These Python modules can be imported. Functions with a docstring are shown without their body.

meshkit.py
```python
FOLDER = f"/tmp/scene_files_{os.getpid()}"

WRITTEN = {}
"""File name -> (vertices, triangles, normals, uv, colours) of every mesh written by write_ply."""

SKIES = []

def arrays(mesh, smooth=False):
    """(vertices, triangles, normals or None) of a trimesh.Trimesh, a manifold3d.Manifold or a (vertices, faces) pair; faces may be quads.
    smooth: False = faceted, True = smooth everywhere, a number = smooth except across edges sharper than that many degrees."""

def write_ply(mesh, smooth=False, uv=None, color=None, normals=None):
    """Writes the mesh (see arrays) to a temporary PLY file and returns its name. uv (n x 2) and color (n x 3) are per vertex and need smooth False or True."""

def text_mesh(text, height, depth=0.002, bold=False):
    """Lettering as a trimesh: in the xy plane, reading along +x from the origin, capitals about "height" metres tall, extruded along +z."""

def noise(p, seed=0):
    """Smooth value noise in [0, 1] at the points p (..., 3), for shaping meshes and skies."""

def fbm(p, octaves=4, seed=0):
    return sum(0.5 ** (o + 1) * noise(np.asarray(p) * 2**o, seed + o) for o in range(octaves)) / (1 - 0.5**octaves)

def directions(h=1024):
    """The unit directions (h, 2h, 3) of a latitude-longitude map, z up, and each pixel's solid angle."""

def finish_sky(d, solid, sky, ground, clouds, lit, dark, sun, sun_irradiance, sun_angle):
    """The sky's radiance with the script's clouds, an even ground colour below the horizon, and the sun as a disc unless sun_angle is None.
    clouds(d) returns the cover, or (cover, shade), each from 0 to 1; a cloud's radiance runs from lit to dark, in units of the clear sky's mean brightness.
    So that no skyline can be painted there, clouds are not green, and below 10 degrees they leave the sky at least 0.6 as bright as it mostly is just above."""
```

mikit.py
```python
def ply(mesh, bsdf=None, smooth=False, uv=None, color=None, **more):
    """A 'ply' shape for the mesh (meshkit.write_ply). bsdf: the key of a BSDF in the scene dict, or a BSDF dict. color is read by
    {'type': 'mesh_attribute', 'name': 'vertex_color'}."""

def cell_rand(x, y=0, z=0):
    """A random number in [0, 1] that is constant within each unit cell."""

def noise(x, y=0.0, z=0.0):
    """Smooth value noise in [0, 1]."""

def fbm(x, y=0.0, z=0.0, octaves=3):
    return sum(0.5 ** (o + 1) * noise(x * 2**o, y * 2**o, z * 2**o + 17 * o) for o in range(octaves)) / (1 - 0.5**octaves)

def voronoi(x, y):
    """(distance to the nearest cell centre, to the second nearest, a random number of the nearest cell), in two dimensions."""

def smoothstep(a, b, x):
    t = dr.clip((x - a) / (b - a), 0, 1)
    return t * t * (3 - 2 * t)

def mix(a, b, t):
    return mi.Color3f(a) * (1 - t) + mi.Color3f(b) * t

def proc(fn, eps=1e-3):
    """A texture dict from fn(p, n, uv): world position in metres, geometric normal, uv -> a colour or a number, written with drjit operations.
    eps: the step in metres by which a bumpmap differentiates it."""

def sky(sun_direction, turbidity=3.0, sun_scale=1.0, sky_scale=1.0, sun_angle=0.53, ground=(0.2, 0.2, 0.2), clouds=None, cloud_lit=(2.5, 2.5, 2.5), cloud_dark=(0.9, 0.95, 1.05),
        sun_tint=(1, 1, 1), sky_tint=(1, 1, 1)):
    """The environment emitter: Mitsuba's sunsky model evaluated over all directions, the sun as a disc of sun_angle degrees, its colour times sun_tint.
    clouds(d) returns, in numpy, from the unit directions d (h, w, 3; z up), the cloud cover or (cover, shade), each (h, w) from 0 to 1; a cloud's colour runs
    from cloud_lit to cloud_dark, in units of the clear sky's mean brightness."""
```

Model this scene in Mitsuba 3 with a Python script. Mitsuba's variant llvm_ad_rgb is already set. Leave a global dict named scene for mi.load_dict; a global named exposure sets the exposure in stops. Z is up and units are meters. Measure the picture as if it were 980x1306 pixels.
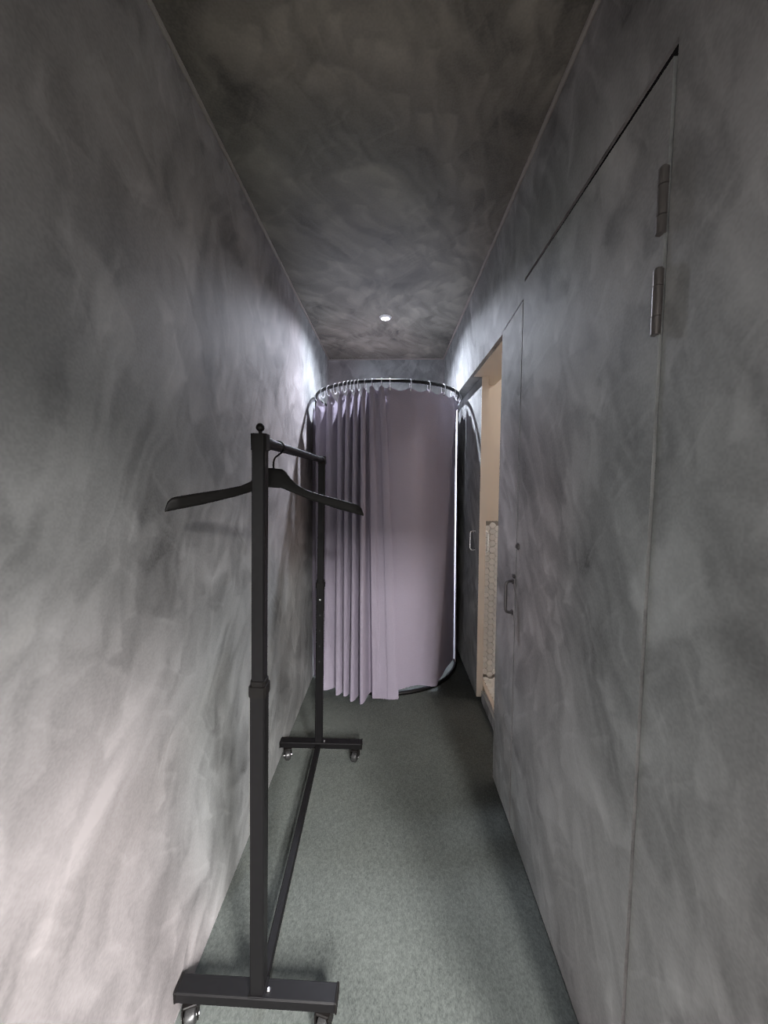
import math, random
import numpy as np, trimesh, mitsuba as mi, drjit as dr
import manifold3d as m3
import mikit
from mikit import noise, fbm, voronoi, cell_rand, smoothstep, mix
from shapely.geometry import Polygon

random.seed(3)
rng = np.random.default_rng(7)
T = mi.ScalarTransform4f
V = np.array

# ------------------------------------------------------------------ camera, light levels, exposure
EYE = V([0.0, 0.0, 1.35])
FX, CX, CY, VPX, VPY = 480.0, 490.0, 653.0, 498.0, 615.0      # pixels of the 980 x 1306 frame
ya = V([(VPX - CX) / FX, (VPY - CY) / FX, 1.0]); ya /= np.linalg.norm(ya)
za = V([0, -1.0, 0]) - ya * (V([0, -1.0, 0]) @ ya); za /= np.linalg.norm(za)
AX = np.stack([np.cross(ya, za), ya, za])                      # world axes as seen by the camera
fwd, upv = AX @ V([0, 0, 1.0]), AX @ V([0, -1.0, 0])
scene, labels = {}, {}
scene['camera'] = {'type': 'perspective', 'fov_axis': 'x', 'fov': 2 * math.degrees(math.atan(490 / FX)), 'near_clip': 0.02, 'far_clip': 60.0,
                   'to_world': T().look_at(origin=EYE.tolist(), target=(EYE + fwd).tolist(), up=upv.tolist())}
exposure = 0.05
FAR_LAMP, UNSEEN_ROOM_LAMP, UNSEEN_SIDE_LAMP, UNSEEN_BATH_LAMP = 6800.0, 600.0, 480.0, 17.0  # strengths of the far lamp and of three lamps out of view
FAR_TINT, ROOM_TINT, SIDE_TINT, BATH_TINT = (.90, .95, 1.10), (1.0, .975, .965), (1.0, .975, .965), (1.0, .94, .89)

# the place, in metres: corridor along +y, its end wall at Y1
XL, XR, Y0, Y1, H = -0.54, 0.468, 0.42, 3.37, 2.42
DOORX, LEAFX, ZH = 0.464, 0.532, 1.965

# ------------------------------------------------------------------ materials
def lin(r, g, b):
    return tuple((c / 255 / 12.92 if c <= 10 else ((c / 255 + .055) / 1.055) ** 2.4) for c in (r, g, b))

def paint_tone(p, n):
    """trowelled cloudy paint: clouds and overlapping short strokes that are sharp on one side and fade out on the other (about 0..1)"""
    ax, az = dr.abs(n.x), dr.abs(n.z)
    u = dr.select(ax > .6, p.y, p.x)
    v = dr.select(az > .6, p.y, p.z)
    off = dr.select(az > .6, 31.0, dr.select(ax > .6, dr.select(p.x > 0, 57.0, 11.0), 83.0))
    u, v = u + off, v + off * .37
    w1, w2 = noise(u * 2.6, v * 2.6, 3.1) - .5, noise(u * 2.6, v * 2.6, 9.7) - .5
    r1, r2 = fbm(u * 9, v * 9, 6.1, octaves=4) - .5, fbm(u * 9, v * 9, 2.7, octaves=4) - .5
    a, b = u + w1 * .20 + r1 * .085, v + w2 * .20 + r2 * .085
    cloud = fbm(a * 2.1, b * 2.1, 2.2, octaves=4) - .5
    def strokes(th, fs, ft, s):
        c, sn = math.cos(th), math.sin(th)
        x, y = (a * c + b * sn) * fs, (b * c - a * sn) * ft
        row = dr.floor(y); fy = y - row
        x = x + cell_rand(row, s) * 7.0
        cell = dr.floor(x); fx = x - cell
        edge = smoothstep(0.0, .08, fx) * (1 - smoothstep(.15, 1.0, fx)) * smoothstep(0.0, .22, fy) * (1 - smoothstep(.35, 1.0, fy))
        return (cell_rand(cell, row, s) - .42) * edge
    st = strokes(1.05, 2.3, 4.1, 5) + .8 * strokes(2.2, 3.1, 5.3, 9) + .8 * strokes(.45, 4.3, 8.9, 14) + .6 * strokes(1.5, 6.1, 15.0, 23)
    def scuffs(th, fs, ft, s):
        c, sn = math.cos(th), math.sin(th)
        x, y = (a * c + b * sn) * fs, (b * c - a * sn) * ft
        row = dr.floor(y); fy = y - row
        x = x + cell_rand(row, s) * 5.0
        cell = dr.floor(x); fx = x - cell
        on = dr.select(cell_rand(cell, row, s) > .86, 1.0, 0.0)
        return on * smoothstep(0.0, .15, fx) * (1 - smoothstep(.3, 1.0, fx)) * smoothstep(0.0, .2, fy) * (1 - smoothstep(.3, .8, fy))
    sc = scuffs(1.15, 7.0, 42.0, 31) + scuffs(2.3, 6.0, 36.0, 37)
    streak = noise((a * .5 + b * .86) * 5, (b * .5 - a * .86) * 46, 3.0) - .5
    grain = noise(u * 260, v * 260, 1.0) - .5
    return .5 + .72 * cloud + .56 * st + .16 * streak + .11 * grain + .085 * sc, noise(u * 1.3, v * 1.3, 71.0)

def paint(p, n, uv):
    t, h = paint_tone(p, n)
    col = mix(lin(82, 81, 81), lin(165, 163, 163), dr.clip(t, 0, 1))
    return col * mix((.95, 1.0, .985), (1.05, .99, .985), smoothstep(.3, .7, h))

def paint_dimmed(p, n, uv):  # the wall paint again, with the ceiling's dimness put into its colour
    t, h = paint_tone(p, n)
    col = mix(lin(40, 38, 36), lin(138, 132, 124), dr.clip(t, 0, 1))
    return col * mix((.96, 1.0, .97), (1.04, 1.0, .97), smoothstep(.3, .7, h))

def carpet(p, n, uv):
    g = noise(p.x * 520, p.y * 330, 0.0)
    g2 = noise(p.x * 190, p.y * 150, 4.0)
    wear = fbm(p.x * 2.6, p.y * 2.6, 9.0, octaves=3)
    t = .5 + .30 * (g - .5) + .22 * (g2 - .5) + .5 * (wear - .5)
    return mix(lin(43, 47, 45), lin(103, 107, 103), dr.clip(t, 0, 1))

def carpet_height(p, n, uv):
    return noise(p.x * 420, p.y * 230, 0.0)

def cloth(p, n, uv):
    g = noise(p.x * 500, p.y * 500, p.z * 700) - .5
    s = noise(p.x * 6, p.y * 6, p.z * 1.5)
    return mix(lin(152, 144, 159), lin(161, 153, 167), s) * (1 + .16 * g)

def principled(**k):
    return {'type': 'twosided', 'b': {'type': 'principled', **k}}

def rgb(*c):
    return {'type': 'rgb', 'value': list(c)}

def bump(inner, fn, scale, eps):
    return {'type': 'twosided', 'b': {'type': 'bumpmap', 'arbitrary': mikit.proc(fn, eps), 'scale': scale, 'inner': inner}}

scene['paint'] = {'type': 'twosided', 'b': {'type': 'principled', 'base_color': mikit.proc(paint), 'roughness': .64, 'specular': .28}}
scene['paint_dimmed'] = {'type': 'twosided', 'b': {'type': 'principled', 'base_color': mikit.proc(paint_dimmed), 'roughness': .52, 'specular': .35}}
scene['carpet'] = {'type': 'twosided', 'b': {'type': 'principled', 'base_color': mikit.proc(carpet), 'roughness': .95, 'specular': .1}}
scene['cloth'] = principled(base_color=mikit.proc(cloth), roughness=.8, specular=.2, sheen=.35)
scene['lining'] = principled(base_color=rgb(.74, .73, .76), roughness=.6, specular=.3)
scene['black_steel'] = principled(base_color=rgb(*lin(17, 16, 17)), roughness=.45, specular=.22)
scene['black_plastic'] = principled(base_color=rgb(*lin(19, 17, 16)), roughness=.5, specular=.22)
scene['rubber'] = principled(base_color=rgb(*lin(45, 45, 45)), roughness=.35, specular=.5)
scene['chrome'] = {'type': 'twosided', 'b': {'type': 'roughconductor', 'material': 'Al', 'alpha': .18}}
scene['ring_metal'] = principled(base_color=rgb(.8, .8, .82), roughness=.3, metallic=.5)
scene['hinge_metal'] = principled(base_color=rgb(*lin(112, 106, 104)), roughness=.38, metallic=.6)
scene['handle_metal'] = principled(base_color=rgb(*lin(92, 88, 88)), roughness=.35, metallic=.6)
scene['trim_paint'] = principled(base_color=rgb(*lin(138, 130, 125)), roughness=.55, specular=.3)
scene['cream'] = principled(base_color=rgb(*lin(214, 202, 189)), roughness=.5, specular=.4)
scene['tile_white'] = principled(base_color=rgb(*lin(244, 243, 240)), roughness=.18, specular=.5)
scene['tile_cool'] = principled(base_color=rgb(*lin(236, 236, 234)), roughness=.2, specular=.5)
scene['grout'] = principled(base_color=rgb(*lin(128, 124, 120)), roughness=.9)
scene['unseen_room_paint'] = principled(base_color=rgb(.045, .044, .044), roughness=.8)  # kept dark so the unseen room throws little light back
scene['white_metal'] = principled(base_color=rgb(.8, .8, .8), roughness=.4)

# ------------------------------------------------------------------ helpers
def add(key, mesh, bsdf, smooth=False, **more):
    base, i = key, 0
    while key in scene:
        i += 1
        key = f'{base}_{i:03d}'
    scene[key] = mikit.ply(mesh, bsdf, smooth=smooth, **more)
    return key

def tag(key, label=None, cat=None, group=None, kind=None):
    labels[key] = {k: v for k, v in (('label', label), ('category', cat), ('group', group), ('kind', kind)) if v}
    return key

def cat(ms):
    return trimesh.util.concatenate(ms)

def box(x0, x1, y0, y1, z0, z1, r=0.0):
    if r <= 0:
        return trimesh.creation.box(bounds=[[x0, y0, z0], [x1, y1, z1]])
    # chamfered box: hull of 24 points
    pts = []
    for sx in (0, 1):
        for sy in (0, 1):
            for sz in (0, 1):
                c = V([(x0, x1)[sx], (y0, y1)[sy], (z0, z1)[sz]]); d = V([1 - 2 * sx, 1 - 2 * sy, 1 - 2 * sz]) * r
                pts += [c + d * V([0, 1, 1]), c + d * V([1, 0, 1]), c + d * V([1, 1, 0])]
    return trimesh.convex.convex_hull(V(pts))

def frame_of(t):
    a = np.cross(t, V([0, 0, 1.0]) if abs(t[2]) < .9 else V([1.0, 0, 0])); a /= np.linalg.norm(a)
    return a, np.cross(t, a)

def tube(pts, r, sides=12, closed=False, cap=True):
    p = np.asarray(pts, float); n = len(p)
    tan = (np.roll(p, -1, 0) - np.roll(p, 1, 0)) if closed else np.gradient(p, axis=0)
    tan /= np.linalg.norm(tan, axis=1, keepdims=True)
    a, b = frame_of(tan[0]); rr = np.broadcast_to(r, (n,)); ang = np.arange(sides) * 2 * np.pi / sides
    rings = []
    for i in range(n):
        a = a - tan[i] * (a @ tan[i]); a /= np.linalg.norm(a); b = np.cross(tan[i], a)
        rings.append(p[i] + rr[i] * (np.cos(ang)[:, None] * a + np.sin(ang)[:, None] * b))
    v = np.vstack(rings); f = []
    for i in range(n if closed else n - 1):
        j = (i + 1) % n
        for k in range(sides):
            l = (k + 1) % sides
            f += [[i * sides + k, i * sides + l, j * sides + l], [i * sides + k, j * sides + l, j * sides + k]]
    if cap and not closed:
        v = np.vstack([v, p[0], p[-1]]); c0, c1 = len(v) - 2, len(v) - 1
        for k in range(sides):
            l = (k + 1) % sides
            f += [[c0, l, k], [c1, (n - 1) * sides + k, (n - 1) * sides + l]]
    return trimesh.Trimesh(v, f, process=False)

def bar(p, q, w, d, ch=.003, side=None):
    """a square tube from p to q with chamfered long edges; w across `side`, d the other way"""
    p, q = V(p, float), V(q, float); t = (q - p) / np.linalg.norm(q - p)
    s = V(side if side is not None else [1.0, 0, 0], float); s = s - t * (s @ t); s /= np.linalg.norm(s); o = np.cross(t, s)
    w, d = w / 2, d / 2
    prof = [(w, d - ch), (w - ch, d), (-w + ch, d), (-w, d - ch), (-w, -d + ch), (-w + ch, -d), (w - ch, -d), (w, -d + ch)]
    pts = [c + s * a + o * b for c in (p, q) for a, b in prof]
    return trimesh.convex.convex_hull(V(pts))

def cyl(p, q, r, sides=20):
    return trimesh.creation.cylinder(radius=r, segment=[p, q], sections=sides)

def lathe(prof, at=(0, 0, 0), axis=None, sides=32):
    m = trimesh.creation.revolve(V(prof), sections=sides)
    if axis is not None:
        m.apply_transform(trimesh.geometry.align_vectors([0, 0, 1], axis))
    m.apply_translation(at)
    return m

def ball(c, r, sub=2):
    m = trimesh.creation.icosphere(subdivisions=sub, radius=r); m.apply_translation(c); return m

def prism_yz(poly, x0, x1):
    """a polygon of (y, z) points extruded from x0 to x1"""
    m = trimesh.creation.extrude_polygon(Polygon(poly), x1 - x0, engine='earcut')
    v = m.vertices.copy(); m.vertices = np.c_[v[:, 2] + x0, v[:, 0], v[:, 1]]
    m.fix_normals(); return m

def struct(key, mesh, bsdf, label=None, smooth=False):
    return tag(add(key, mesh, bsdf, smooth), label, kind='structure')

# ------------------------------------------------------------------ the corridor's shell
struct('floor', box(XL - .1, 3.3, -4.7, Y1 + .1, -.1, 0), 'carpet', 'dark grey green looped carpet on the corridor floor')
struct('ceiling', cat([box(XL - .1, XR + .2, Y0, Y1 + .1, H, H + .1), box(XL - .1, 3.3, -.72, Y0, H, H + .1)]), 'paint_dimmed', 'cloudy trowelled ceiling of the corridor, its dimness put into the paint colour')
struct('wall_left', box(XL - .1, XL, -4.7, Y1 + .1, 0, 2.8), 'paint', 'long mottled grey trowelled wall behind the clothes rack')
struct('wall_back', box(XL, XR + .2, Y1, Y1 + .1, 0, H), 'paint', 'mottled grey end wall above the curtained booth')
ZT0, ZT1, ZS0, ZS1 = 2.070, 2.054, 1.992, 1.974        # underside of the lintel over the near door, and over the narrow panel
YH, YF, YS = 0.680, 1.372, 1.612                        # hinge edge, free edge, end of the narrow panel
right = cat([
    box(XR, XR + .13, Y0 - .1, YH - .004, 0, H),
    prism_yz([(YH - .004, ZT0), (YF + .004, ZT1), (YF + .004, H), (YH - .004, H)], XR, XR + .13),
    prism_yz([(YF + .004, ZS0), (YS, ZS1), (YS, H), (YF + .004, H)], XR, XR + .13),
    box(XR, XR + .13, YS, Y1, ZH, H),
    box(LEAFX + .002, LEAFX + .07, 2.98, Y1, 0, ZH),
])
struct('wall_right', right, 'paint', 'mottled grey trowelled wall and lintel over the doors on the right')
gap_backing = cat([box(XR + .05, XR + .09, YH - .004, YS - .02, 0, 2.2),
            prism_yz([(YH, ZT0 - .017), (YF, ZT1 - .010), (YF, ZT1 + .01), (YH, ZT0 + .01)], XR + .007, XR + .06),  # black strips over the doors stand in for shade in the gaps
            prism_yz([(YF + .006, ZS0 - .008), (YS - .004, ZS1 - .008), (YS - .004, ZS1 + .01), (YF + .006, ZS0 + .01)], XR + .007, XR + .06)])
tag(add('wall_right__shaded_gap_backing', gap_backing, 'black_steel'), 'backing board behind the closed door, with black strips standing in for shade in the gaps')
# thin coving beads along the ceiling
struct('trim_1', tube([[XL + .004, Y0, H - .004], [XL + .004, Y1, H - .004]], .007, 8), 'trim_paint', 'thin bead where the left wall meets the ceiling', 30)
struct('trim_2', tube([[XR - .006, Y0, H - .004], [XR - .006, Y1, H - .004]], .007, 8), 'trim_paint', 'thin bead where the right wall meets the ceiling', 30)
struct('trim_3', tube([[XL, Y1 - .004, H - .004], [XR, Y1 - .004, H - .004]], .007, 8), 'trim_paint', 'thin bead where the end wall meets the ceiling', 30)

# ------------------------------------------------------------------ doors on the right
def handle_mesh(x, y, z, length, reach, r, sx=-1, lean=0.0):
    """a U-shaped pull: two legs out of the face at x, a straight grip between rounded corners"""
    c = .014
    pts = [[x, y, z + length / 2]]
    for a in np.linspace(0, np.pi / 2, 6):
        pts.append([x + sx * (reach - c + c * math.sin(a)), y, z + length / 2 - c + c * math.cos(a)])
    for a in np.linspace(np.pi / 2, np.pi, 6):
        pts.append([x + sx * (reach - c + c * math.sin(a)), y, z - length / 2 + c + c * math.cos(a)])
    pts.append([x, y, z - length / 2])
    ms = [tube(pts, r, 10)]
    for s in (1, -1):
        ms.append(cyl([x, y, z + s * length / 2], [x + sx * .004, y, z + s * length / 2], r * 2.0, 16))
    return cat(ms)

door = prism_yz([(YH, .022), (YF - .002, .022), (YF - .002, ZT1 - .016), (YH, ZT0 - .026)], DOORX, DOORX + .038)
d1 = struct('door_1', door, 'paint', 'large flush door finished in the same grey trowelled paint, with barrel hinges')
for z0, z1 in ((1.770, 1.875), (1.604, 1.712)):
    ms = [cyl([DOORX - .004, YH + .003, z0], [DOORX - .004, YH + .003, z0 + (z1 - z0) * .27], .0078),
          cyl([DOORX - .004, YH + .003, z0 + (z1 - z0) * .285], [DOORX - .004, YH + .003, z1 - .028], .0078),
          cyl([DOORX - .004, YH + .003, z1 - .0265], [DOORX - .004, YH + .003, z1], .0078),
          cyl([DOORX - .004, YH + .003, z0 + .002], [DOORX - .004, YH + .003, z1 + .003], .0052)]
    tag(add('door_1__hinge', cat(ms), 'hinge_metal', 35), 'round steel barrel hinge')
    lab = add('door_1__hinge_leaf', box(DOORX - .0015, DOORX + .003, YH + .001, YH + .012, z0, z1), 'hinge_metal')
tag(add('door_1__lock', cat([lathe([[0, -.004], [.011, -.004], [.013, 0], [.012, .005], [.006, .0075], [0, .0075]], (DOORX, YF - .017, 1.118), [-1, 0, 0], 24),
                              box(DOORX - .011, DOORX - .006, YF - .0185, YF - .0155, 1.112, 1.124)]), 'handle_metal', 35), 'small round lock cylinder')
d2 = struct('door_2', prism_yz([(YF + .003, .022), (YS, .022), (YS, ZS1 - .012), (YF + .003, ZS0 - .012)], DOORX - .001, DOORX + .038), 'paint', 'narrow fixed panel beside the large flush door, in the same grey paint')
tag(add('door_2__handle', handle_mesh(DOORX - .001, YF + .028, .918, .120, .027, .0055), 'handle_metal', 35), 'dark U-shaped pull handle')
tag(add('door_2__latch', box(DOORX - .009, DOORX, YF + .006, YF + .024, .994, 1.008, .002), 'handle_metal'), 'small latch keep above the handle')

# opening to the tiled room: cream lining, sill, and a dark leaf set back behind the lintel
YL = 2.235
d3 = struct('door_3', box(LEAFX, LEAFX + .036, YL + .003, 2.98, .03, ZH - .006), 'paint', 'grey leaf set back beyond the bright opening, partly behind the curtain')
tag(add('door_3__edge', box(LEAFX - .001, LEAFX + .037, YL, YL + .004, .03, ZH - .006), 'cream'), 'cream painted door edge')
tag(add('door_3__handle', handle_mesh(LEAFX, YL + .115, .985, .120, .030, .0045), 'chrome', 35), 'metal U-shaped pull handle')
tag(add('door_3__handle', handle_mesh(LEAFX + .036, YL + .05, .985, .125, .030, .005, 1), 'chrome', 35), 'metal pull on the tiled side')
lining = cat([box(XR + .02, .66, YS, YL + .02, ZH - .004, ZH), box(LEAFX + .037, .66, YL + .02, 2.46, ZH - .004, ZH), box(DOORX + .039, .66, YS - .03, YS - .004, 0, ZH)])
struct('trim_4', lining, 'cream', 'cream lining round the opening to the tiled room')
sill = cat([box(.580, .605, YS + .001, 2.44, 0, .078, .003)])
struct('trim_5', sill, 'cream', 'pale raised sill at the opening to the tiled room')

add('trim_5__riser', box(.562, .579, YS + .001, YL, 0, .066), 'paint')

# the tiled room behind the opening
BX0, BX1, BY0, BY1, BZ, BH = .60, 1.60, 1.25, 2.44, .05, 2.30
struct('wall_bath_far', box(BX0 - .03, BX1 + .1, BY1, BY1 + .06, 0, BH), 'cream', 'cream wall with white hexagon tiles in the room beyond the opening')
struct('wall_bath_side', box(BX1, BX1 + .1, BY0, BY1, 0, BH), 'cream', 'cream side wall of the tiled room')
struct('wall_bath_near', box(BX0, BX1 + .1, BY0 - .1, BY0, 0, BH), 'cream', 'cream near wall of the tiled room')
struct('ceiling_bath', box(BX0 - .03, BX1 + .1, BY0 - .1, BY1 + .06, BH, BH + .06), 'cream', 'cream ceiling of the tiled room')
struct('floor_bath', box(BX0, BX1, BY0, BY1, 0, BZ), 'grout', 'white mosaic floor of the tiled room')
add('wall_bath_far__grout', box(BX0 - .03, .86, BY1 - .004, BY1, BZ, 1.098), 'grout')
HS = .040                                              # hexagon, flat to flat
def hexagon(w, t):
    a = np.arange(6) * np.pi / 3
    R0 = w / math.sqrt(3)
    lo, mid, hi = [np.c_[rr * np.cos(a), rr * np.sin(a), np.full(6, h)] for rr, h in ((R0, 0), (R0, t * .6), (R0 - .0015, t))]
    v = np.vstack([lo, mid, hi, [[0, 0, t]]]); f = []
    for i in range(6):
        j = (i + 1) % 6
        f += [[i, j, 6 + j], [i, 6 + j, 6 + i], [6 + i, 6 + j, 12 + j], [6 + i, 12 + j, 12 + i], [12 + i, 12 + j, 18]]
    return trimesh.Trimesh(v, f, process=False)
tile = hexagon(HS - .0026, .006)
tile.vertices = np.c_[tile.vertices[:, 0], -tile.vertices[:, 2], tile.vertices[:, 1]]
tiles = [mikit.ply(tile, m) for m in ('tile_white', 'tile_cool')]
n = 0
CW = HS * math.sqrt(3) / 2
for c in range(8):
    for row in range(26):
        z = BZ + .020 + row * HS + (c % 2) * HS / 2
        if z > 1.080: continue
        key = 'wall_bath_far__tile' + (f'_{n:03d}' if n else ''); n += 1
        scene[key] = {**tiles[int(rng.random() < .4)], 'to_world': T().translate([.594 + c * CW, BY1 - .003 - .0012 * rng.random(), z])}
fl = []
ft = hexagon(HS - .002, .004)
for c in range(10):
    for r_ in range(20):
        m = ft.copy(); m.apply_translation([.632 + c * CW, BY1 - .03 - r_ * HS - (c % 2) * HS / 2, BZ - .001]); fl.append(m)
tag(add('floor_bath__mosaic', cat(fl), 'tile_white'), 'white hexagon mosaic', kind='stuff')
lp = lathe([[0, 0], [.11, 0], [.12, .008], [.12, .03], [0, .03]], (1.2, 2.0, BH - .032), None, 40)
key = add('unseen_ceiling_light', lp, 'white_metal', 35, emitter={'type': 'area', 'radiance': rgb(*(V(BATH_TINT) * UNSEEN_BATH_LAMP * 2))})  # out of view, placed to light the tiled room
tag(key, 'unseen round ceiling light, placed to brighten the tiled room beyond the opening', 'ceiling light')

# ------------------------------------------------------------------ unseen room behind the camera, shaped so its lamps light the corridor
ZD, YB, HR = 1.85, -.60, 2.80                          # underside and near face of an unseen beam shading the upper corridor, room ceiling
struct('wall_unseen_front', box(XR, 3.3, Y0 - .1, Y0, 0, H), 'paint', 'unseen wall beside the mouth of the corridor, placed to shade its right side')  # out of view, its corner shades the floor along the right wall
struct('wall_unseen_beam', box(XL, 3.3, YB - .12, YB, ZD, HR), 'paint', 'unseen beam across the ceiling, placed to shade the upper corridor')  # out of view, placed to cut light off the upper walls and curtain
struct('wall_unseen_right', box(3.2, 3.3, -4.6, Y0, 0, HR), 'unseen_room_paint', 'right wall of the unseen room before the corridor')
struct('wall_unseen_back', box(XL - .1, 3.3, -4.7, -4.6, 0, HR), 'unseen_room_paint', 'far wall of the unseen room before the corridor')
struct('ceiling_unseen_room', box(XL - .1, 3.3, -4.7, YB, HR, HR + .1), 'unseen_room_paint', 'ceiling of the unseen room before the corridor')
def panel(name, x, y, hx_, hy_, power, label):
    z = HR - .04
    add(name + '__frame', cat([box(x - hx_ - .015, x - hx_, y - hy_ - .015, y + hy_ + .015, z - .004, HR), box(x + hx_, x + hx_ + .015, y - hy_ - .015, y + hy_ + .015, z - .004, HR),
                               box(x - hx_, x + hx_, y - hy_ - .015, y - hy_, z - .004, HR), box(x - hx_, x + hx_, y + hy_, y + hy_ + .015, z - .004, HR)]), 'white_metal')
    pl = trimesh.Trimesh([[x - hx_, y - hy_, z], [x + hx_, y - hy_, z], [x + hx_, y + hy_, z], [x - hx_, y + hy_, z]], [[0, 2, 1], [0, 3, 2]], process=False)
    add(name + '__diffuser', pl, 'white_metal', emitter={'type': 'area', 'radiance': rgb(*power)})
    tag(name, label, 'ceiling light')
panel('unseen_panel_light', .9, -3.6, .15, .65, V(ROOM_TINT) * UNSEEN_ROOM_LAMP, 'unseen ceiling panel light in line with the corridor, placed to light the curtain')  # out of view, placed to light the curtain
panel('unseen_panel_light_001', 1.55, -2.0, .25, .60, V(SIDE_TINT) * UNSEEN_SIDE_LAMP, 'unseen ceiling panel light nearer the beam, placed to light the lower left wall')  # out of view, placed to light the lower left wall and floor

# ------------------------------------------------------------------ downlights of the corridor
def downlight(x, y, label):
    ring = lathe([[.026, 0], [.029, -.001], [.036, .006], [.040, .011], [.026, .0125], [.0255, .006], [.026, 0]], (x, y, H - .0125), None, 40)
    name = 'recessed_downlight'
    scene[name + '__rim'] = mikit.ply(ring, 'white_metal', smooth=35)
    tag(name, label, 'ceiling light')
    return name
LX, LY = -.031, 2.535
n1 = downlight(LX, LY, 'small round downlight glowing on the ceiling above the curtained booth')
dome = lathe([[0, 0], [.018, 0], [.0235, .002], [.0252, .004]], (LX, LY, H - .0055), None, 32)
scene[n1 + '__bulb'] = mikit.ply(dome, 'white_metal', smooth=True, emitter={'type': 'area', 'radiance': rgb(*(V(FAR_TINT) * FAR_LAMP))})

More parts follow.
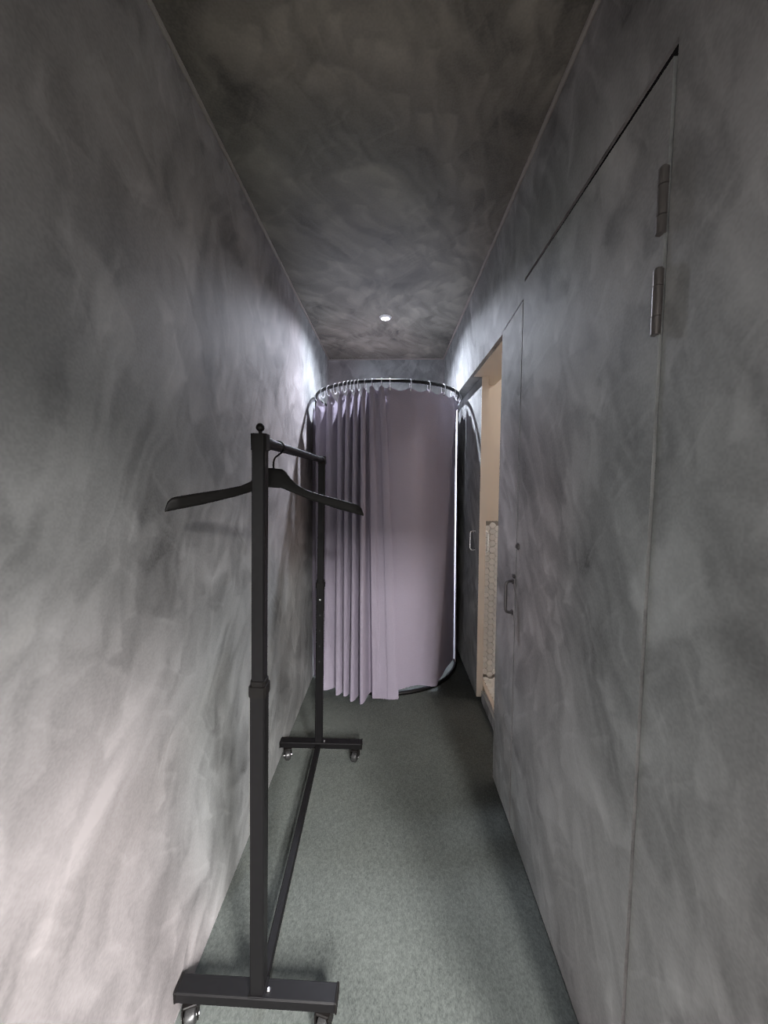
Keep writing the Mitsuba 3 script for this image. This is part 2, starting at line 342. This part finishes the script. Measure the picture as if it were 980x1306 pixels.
# ------------------------------------------------------------------ clothes rack
NF, FF = V([-.328, .836, .095]), V([-.349, 1.740, .092])          # feet of the near and the far post
NT, FT = V([-.287, .836, 1.450]), V([-.314, 1.740, 1.462])
R = 'clothes_rack'
tag(R, 'black steel garment rack on casters, standing along the left wall', 'clothes rack', None)
def base(foot, x0, x1, yaw, far):
    k = R + '__base' + ('_001' if far else '')
    y, z = foot[1], foot[2]
    b = box(x0, x1, y - .021, y + .021, z - .028, z, .003)
    m = trimesh.transformations.rotation_matrix(yaw, [0, 0, 1], [foot[0], y, 0])
    b.apply_transform(m)
    scene[k] = mikit.ply(b, 'black_steel', smooth=20)
    caps = []
    for x in (x0, x1):
        c = box(x - .003, x + .003, y - .022, y + .022, z - .029, z + .001, .002); c.apply_transform(m); caps.append(c)
    scene[k + '__end_cap'] = mikit.ply(caps[0], 'black_plastic', smooth=20)
    scene[k + '__end_cap_001'] = mikit.ply(caps[1], 'black_plastic', smooth=20)
    for i, x in enumerate((x0 + .030, x1 - .030)):
        s = '' if i == 0 else '_001'
        tw = (.35, -.2)[i]
        zt = z - .028
        yc = y - .010
        fork = cat([cyl([x, y, zt - .010], [x, y, zt + .001], .0125, 16), box(x - .017, x + .017, yc - .010, y + .014, zt - .016, zt - .009, .002),
                    box(x - .0185, x - .0155, yc - .014, y + .012, .018, zt - .009, .001), box(x + .0155, x + .0185, yc - .014, y + .012, .018, zt - .009, .001)])
        wheel = cat([lathe([[0, -.013], [.018, -.013], [.0225, -.010], [.024, -.005], [.024, .005], [.0225, .010], [.018, .013], [0, .013]], (x, yc - .004, .0242), [1, 0, 0], 28)])
        axle = cyl([x - .0205, yc - .004, .0242], [x + .0205, yc - .004, .0242], .0045, 12)
        rot = trimesh.transformations.rotation_matrix(tw, [0, 0, 1], [x, y, 0])
        for g in (fork, wheel, axle):
            g.apply_transform(rot); g.apply_transform(m)
        scene[k + '__caster' + s] = mikit.ply(fork, 'black_plastic', smooth=30)
        scene[k + '__wheel' + s] = mikit.ply(wheel, 'rubber', smooth=30)
        scene[k + '__axle' + s] = mikit.ply(axle, 'chrome', smooth=30)
    t = cat([box(foot[0] - .020, foot[0] + .020, y - .021, y + .0205, z, z + .004, .001)])
    t.apply_transform(m)
    scene[k + '__mounting_plate'] = mikit.ply(t, 'black_steel')
    bolt = lathe([[0, 0], [.0055, 0], [.0055, .003], [.003, .0045], [0, .0045]], (foot[0] + .026, y - .004, z), None, 12)
    scene[k + '__bolt'] = mikit.ply(bolt, 'chrome', smooth=30)
base(NF, -.532, -.132, -.03, False)
base(FF, -.535, -.140, -.02, True)
def post(F, Tp, zc, far):
    s = '_001' if far else ''
    at = lambda z: F + (Tp - F) * (z - F[2]) / (Tp[2] - F[2])
    scene[R + '__lower_post' + s] = mikit.ply(bar(F, at(zc), .034, .034), 'black_steel', smooth=20)
    scene[R + '__upper_post' + s] = mikit.ply(bar(at(zc - .02), Tp + (Tp - F) * .004, .029, .029), 'black_steel', smooth=20)
    col = cat([bar(at(zc - .012), at(zc + .012), .040, .040, .005), bar(at(zc + .012), at(zc + .024), .035, .035, .006)])
    scene[R + '__collar' + s] = mikit.ply(col, 'black_plastic', smooth=20)
    if far:
        ms = [cyl(at(z) + V([.001, -.0155, 0]), at(z) + V([.001, -.0178, 0]), .0042, 14) for z in (.800, .725, .650, .575, .500)]
        for i, h in enumerate(ms):
            scene[R + '__adjustment_hole' + ('' if i == 0 else f'_{i:03d}')] = mikit.ply(h, 'chrome' if i == 0 else 'rubber', smooth=30)
    cap = cat([bar(Tp + V([0, 0, -.030]), Tp + V([.0005, 0, .006]), .034, .034, .005)])
    scene[R + '__post_cap' + s] = mikit.ply(cap, 'black_plastic', smooth=20)
post(NF, NT, .872, False)
post(FF, FT, .868, True)
d = (FT - NT) / np.linalg.norm(FT - NT)
scene[R + '__top_rail'] = mikit.ply(cat([tube([NT + d * .01 + V([0, 0, -.010]), FT - d * .01 + V([0, 0, -.010])], .0125, 20)]), 'black_steel', smooth=35)
for i, (c, q) in enumerate(((NT, d), (FT, -d))):
    scene[R + '__elbow' + ('' if i == 0 else '_001')] = mikit.ply(tube([c + q * .012 + V([0, 0, -.010]), c + q * .03 + V([0, 0, -.010]), c + q * .055 + V([0, 0, -.010]), c + q * .058 + V([0, 0, -.010])], [.016, .0165, .016, .013], 20), 'black_plastic', smooth=35)
scene[R + '__bottom_bar'] = mikit.ply(bar(NF + V([.004, .02, -.016]), FF + V([0, -.02, -.016]), .024, .020, .003), 'black_steel', smooth=20)
knob = cat([cyl(NT + V([.002, -.004, .006]), NT + V([.002, -.004, .014]), .004, 12), ball(NT + V([.002, -.004, .020]), .0092)])
scene[R + '__knob'] = mikit.ply(knob, 'black_plastic', smooth=30)

# ------------------------------------------------------------------ coat hanger
HC, PHI = V([-.295, .955, 0.0]), math.radians(36)
hx = V([math.cos(PHI), math.sin(PHI), 0]); hn = V([-math.sin(PHI), math.cos(PHI), 0])
ZN = 1.386
Lh = .246
s = np.linspace(-1, 1, 97)
def top_of(a):      # a = |s|
    return np.interp(a, [0, .085, .12, .17, .24, .34, .5, .75, .93, .975, 1.0], [0, -.0005, -.006, -.022, -.038, -.050, -.060, -.073, -.083, -.091, -.110])
def bot_of(a):
    return np.interp(a, [0, .08, .2, .4, .7, 1.0], [-.050, -.050, -.060, -.077, -.098, -.115])
def bow(a):         # arms come forward towards the tips
    return -.028 * a ** 2
rows = []
for t in s:
    a = abs(t); zt, zb = top_of(a) - .017 * t, bot_of(a) - .017 * t
    thick = np.interp(a, [0, .12, .5, .9, 1.0], [.008, .009, .015, .021, .012])
    c = HC + hx * (t * Lh) + hn * bow(a) * 1.0
    prof = []
    for g in np.arange(12) * 2 * np.pi / 12 + np.pi / 12:
        cy_, cz_ = math.cos(g), math.sin(g)
        e = .55
        oy = math.copysign(abs(cy_) ** e, cy_) * thick / 2; oz = math.copysign(abs(cz_) ** e, cz_) * .5
        prof.append(c + hn * oy + V([0, 0, ZN + (zt + zb) / 2 + oz * (zt - zb)]))
    rows.append(prof)
v = V(rows).reshape(-1, 3); f = []
for i in range(len(s) - 1):
    for k in range(12):
        l = (k + 1) % 12
        f += [[i * 12 + k, i * 12 + l, i * 12 + 12 + l], [i * 12 + k, i * 12 + 12 + l, i * 12 + 12 + k]]
v = np.vstack([v, v[:12].mean(0), v[-12:].mean(0)])
for k in range(12):
    l = (k + 1) % 12; e = (len(s) - 1) * 12
    f += [[len(v) - 2, l, k], [len(v) - 1, e + k, e + l]]
body = trimesh.Trimesh(v, f, process=False); body.fix_normals()
tag('coat_hanger', 'black contoured coat hanger hanging empty near the front end of the rack', 'coat hanger')
scene['coat_hanger__body'] = mikit.ply(body, 'black_plastic', smooth=40)
# the hook passes over the rail, in the rail's cross direction near the hook point
tq = (.985 - NT[1]) / (FT[1] - NT[1]); RC = NT + (FT - NT) * tq + V([0, 0, -.0113])
hk = [HC + V([0, 0, ZN - .010]), HC + V([0, 0, ZN + .018]), HC + V([.002, .003, ZN + .024])]
rr = .0158
ang0 = math.radians(-75)
for g in np.linspace(ang0, ang0 + math.radians(262), 26):
    hk.append(RC + hx * (rr * math.cos(g)) * 1.0 + V([0, 0, rr * math.sin(g)]))
hk = V(hk)
# smooth the wire
from scipy.interpolate import splprep, splev
tck, _ = splprep(hk.T, s=0.00001, k=3)
hk = V(splev(np.linspace(0, 1, 70), tck)).T
tag(add('coat_hanger__hook', tube(hk, .0021, 8), 'black_steel', 35), 'thin wire hook')

# ------------------------------------------------------------------ curtained booth
C, RR, ZR = V([-.020, 2.802]), .512, 1.952
B = 'booth_frame'
tag(B, 'round black tube frame of the changing booth at the end of the corridor', 'booth frame')
a = np.linspace(0, 2 * np.pi, 121)[:-1]
circle = lambda r, z: np.c_[C[0] + r * np.cos(a), C[1] + r * np.sin(a), np.full(len(a), z)]
scene[B + '__top_ring'] = mikit.ply(tube(circle(RR, ZR), .0105, 14, closed=True), 'black_steel', smooth=True)
scene[B + '__floor_ring'] = mikit.ply(tube(circle(RR, .0125), .0125, 14, closed=True), 'black_steel', smooth=True)
def onring(th, r, z):       # th from the front (towards the camera), positive to the right
    return np.stack([C[0] + r * np.sin(th), C[1] - r * np.cos(th), np.broadcast_to(z, np.shape(th)) * 1.0], -1)
for i, th in enumerate((-84, 96, 150, -150)):
    p = onring(V(math.radians(th)), RR, 0.0)
    q = p.copy(); p[2], q[2] = .012, ZR
    scene[B + '__pole' + ('' if i == 0 else f'_{i:03d}')] = mikit.ply(cyl(p, q, .0095, 16), 'black_steel', smooth=35)

def sheet(U, Wn, fn):
    """grid of fn(u, w) -> point (u along, w = 0 top .. 1 bottom)"""
    g = V([[fn(u, w) for w in Wn] for u in U]); nu, nw = g.shape[:2]
    i, j = np.meshgrid(np.arange(nu - 1), np.arange(nw - 1), indexing='ij')
    q = np.stack([i * nw + j, (i + 1) * nw + j, (i + 1) * nw + j + 1, i * nw + j + 1], -1).reshape(-1, 4)
    return g.reshape(-1, 3), np.vstack([q[:, [0, 1, 2]], q[:, [0, 2, 3]]])

def cloth_pair(name, U, fn, label, group=None):
    Wn = np.r_[np.linspace(0, .06, 9)[:-1], np.linspace(.06, 1, 56)]
    v, f = sheet(U, Wn, fn)
    m = trimesh.Trimesh(v, f, process=False)
    nrm = V(m.vertex_normals)
    rad = np.c_[v[:, 0] - C[0], v[:, 1] - C[1], v[:, 2] * 0]
    if (nrm * rad).sum() < 0:
        f = f[:, ::-1]; nrm = -nrm
    m = trimesh.Trimesh(v, f, process=False)
    scene[name + '__panel'] = mikit.ply(m, 'cloth', smooth=True)
    scene[name + '__lining'] = mikit.ply(trimesh.Trimesh(v - nrm * .0016, f[:, ::-1], process=False), 'lining', smooth=True)
    tag(name + '__lining', 'white inner face of the curtain')
    tag(name, label, 'curtain', group)

def hooks(name, ths, zs):
    for i, (th, z) in enumerate(zip(ths, zs)):
        th = math.radians(th)
        p = onring(V(th), RR, ZR)
        rd = V([math.sin(th), -math.cos(th), 0])
        g = np.linspace(0, 2 * np.pi, 25)[:-1]
        ry = (ZR + .014 - z) / 2
        pts = [p + rd * (.0155 * math.cos(q)) + V([0, 0, (ZR + .014 + z) / 2 - ZR + ry * math.sin(q)]) for q in g]
        s_ = '' if i == 0 else f'_{i:03d}'
        scene[name + '__ring' + s_] = mikit.ply(tube(pts, .0027, 8, closed=True), 'ring_metal', smooth=True)

def px2th(px, r=.525):
    """angle on a circle of radius r about the booth that lies in this direction from the entrance"""
    k = (np.asarray(px, float) - VPX) / FX
    lo, hi = -1.38, 1.38
    th = np.linspace(lo, hi, 4000); x, y = C[0] + r * np.sin(th), C[1] - r * np.cos(th)
    return np.interp(k, x / (y * .985 + .03), th)

# gathered panel: k counts folds; peaks at whole k, valleys at k + 1/2 ; positions at the top and at the hem
KT = [-1.0, -.5, 0, .5, 1, 1.5, 2, 2.5, 3, 3.5, 4, 4.5, 5, 5.5, 6, 6.5, 7, 7.35]
PT = [400, 404, 411, 418, 427, 433.5, 439, 444, 448.5, 453, 457.5, 461, 466, 470.5, 475, 481, 487, 492]
PB = [398, 402, 407, 410, 417, 427, 432, 437, 441, 446, 451, 457, 463, 469.5, 478, 489, 500, 510]
THT, THB = px2th(PT), px2th(PB, .58)
amp_t = [.012, .022, .028, .030, .034, .034, .034, .034, .034, .034, .034, .034, .034, .034, .026, .018, .014, .010]
amp_b = [.02, .03, .04, .036, .06, .065, .04, .036, .055, .065, .06, .055, .065, .06, .010, .004, .004, .008]
hem = [.012, .02, .03, .03, .022, .015, .01, .03, .025, .012, .012, .01, .008, .02, .02, .018, .02, .022]
def gathered(k, w):
    z0 = ZR - .030 - np.interp(k, [-1, 1.4, 2, 5, 5.6, 7.4], [.10, .10, .065, .06, .030, .025]) * (2 * abs(k - round(k))) ** .5
    z = z0 + (np.interp(k, KT, hem) - z0) * w
    e = w ** .8
    th = np.interp(k, KT, THT) * (1 - e) + np.interp(k, KT, THB) * e
    amp = np.interp(k, KT, amp_t) * (1 - e) + np.interp(k, KT, amp_b) * e
    cosk = math.cos(2 * math.pi * k); cosk *= 1.0 if cosk > 0 else np.interp(k, [4.3, 4.9], [1.6, 1.1])
    wob = .006 * math.sin(5.0 * w + 2.1 * k) * w
    out = .022 + .05 * e
    lead = np.interp(k, KT, [.2] * 2 + [.9] * 12 + [.6, .5, .5, .5])
    r = RR + (out + amp * cosk * lead + wob if w > .02 else .012 * 1.0 + amp * .8 * math.cos(2 * math.pi * k))
    th = th + .012 * math.sin(4 * math.pi * k) * (1 - .3 * w)
    return onring(V(th), r, z)
cloth_pair('curtain', np.linspace(-1, 7.35, 340), gathered, 'gathered mauve grey curtain, folds bunched at the left front of the booth')
hooks('curtain', np.degrees(px2th([404, 411, 418.5, 427, 433, 439, 444, 448.5, 453, 457.5, 466, 475, 487])), [ZR - .050] * 13)

# smooth panel at the right front
T0, T1 = -10.0, 74.7
def smooth_panel(t, w):
    t = T0 + (t - T0) * (1 + .021 * w)
    hook_deg = 14.0
    ph = (t - 2.0) / hook_deg
    sag = .030 * (2 * abs(ph - round(ph))) ** .6
    z0 = ZR - .030 - sag
    hemz = .030 + .012 * math.sin(t * .09) + (.02 if t > 40 else 0) * min(1, (t - 40) / 15)
    z = z0 + (hemz - z0) * w
    crease = 56 - 22 * w                                    # the fold line wanders inward towards the hem
    r = RR - .002 + .010 * math.sin(t * .16 + 1.2 * w) * (.3 + w) + .006 * math.cos(t * .33) * (1 - w)
    q = t - crease
    r += .034 * math.exp(-(q / 6) ** 2) * (.5 + .6 * w) - (.018 + .003 * w) * smooth(q / 9)
    if w < .04: r = RR + (r - RR) * w / .04
    return onring(V(math.radians(t)), r, z)
def smooth(x):
    x = min(max(x, 0), 1); return x * x * (3 - 2 * x)
cloth_pair('curtain_001', np.linspace(T0, T1, 170), smooth_panel, 'flat mauve grey curtain drawn smooth across the right front of the booth')
hooks('curtain_001', [2, 16, 30, 44, 58, 69], [ZR - .052] * 6)
eyel = []
for i, th in enumerate((2, 16, 30, 44, 58)):
    p = onring(V(math.radians(th)), RR + .003, ZR - .052); rd = V([math.sin(math.radians(th)), -math.cos(math.radians(th)), 0])
    scene['curtain_001__eyelet' + ('' if i == 0 else f'_{i:03d}')] = mikit.ply(lathe([[.003, 0], [.0065, 0], [.0065, .002], [.003, .002], [.003, 0]], p, rd, 18), 'chrome', smooth=30)

# rear panel, round the back
def rear(t, w):
    z0 = ZR - .030 - .060 * abs(math.sin(math.radians(t) * 12)) ** .6
    z = z0 + (.03 - z0) * w
    r = RR - .003 + .016 * math.sin(math.radians(t) * 24) * (.4 + .6 * w) - .008
    return onring(V(math.radians(t)), r, z)
cloth_pair('curtain_002', np.linspace(76.5, 283, 300), rear, 'back curtain of the booth, its pale inner face showing in the slit at the right')
hooks('curtain_002', list(range(77, 283, 15)), [ZR - .045] * 14)
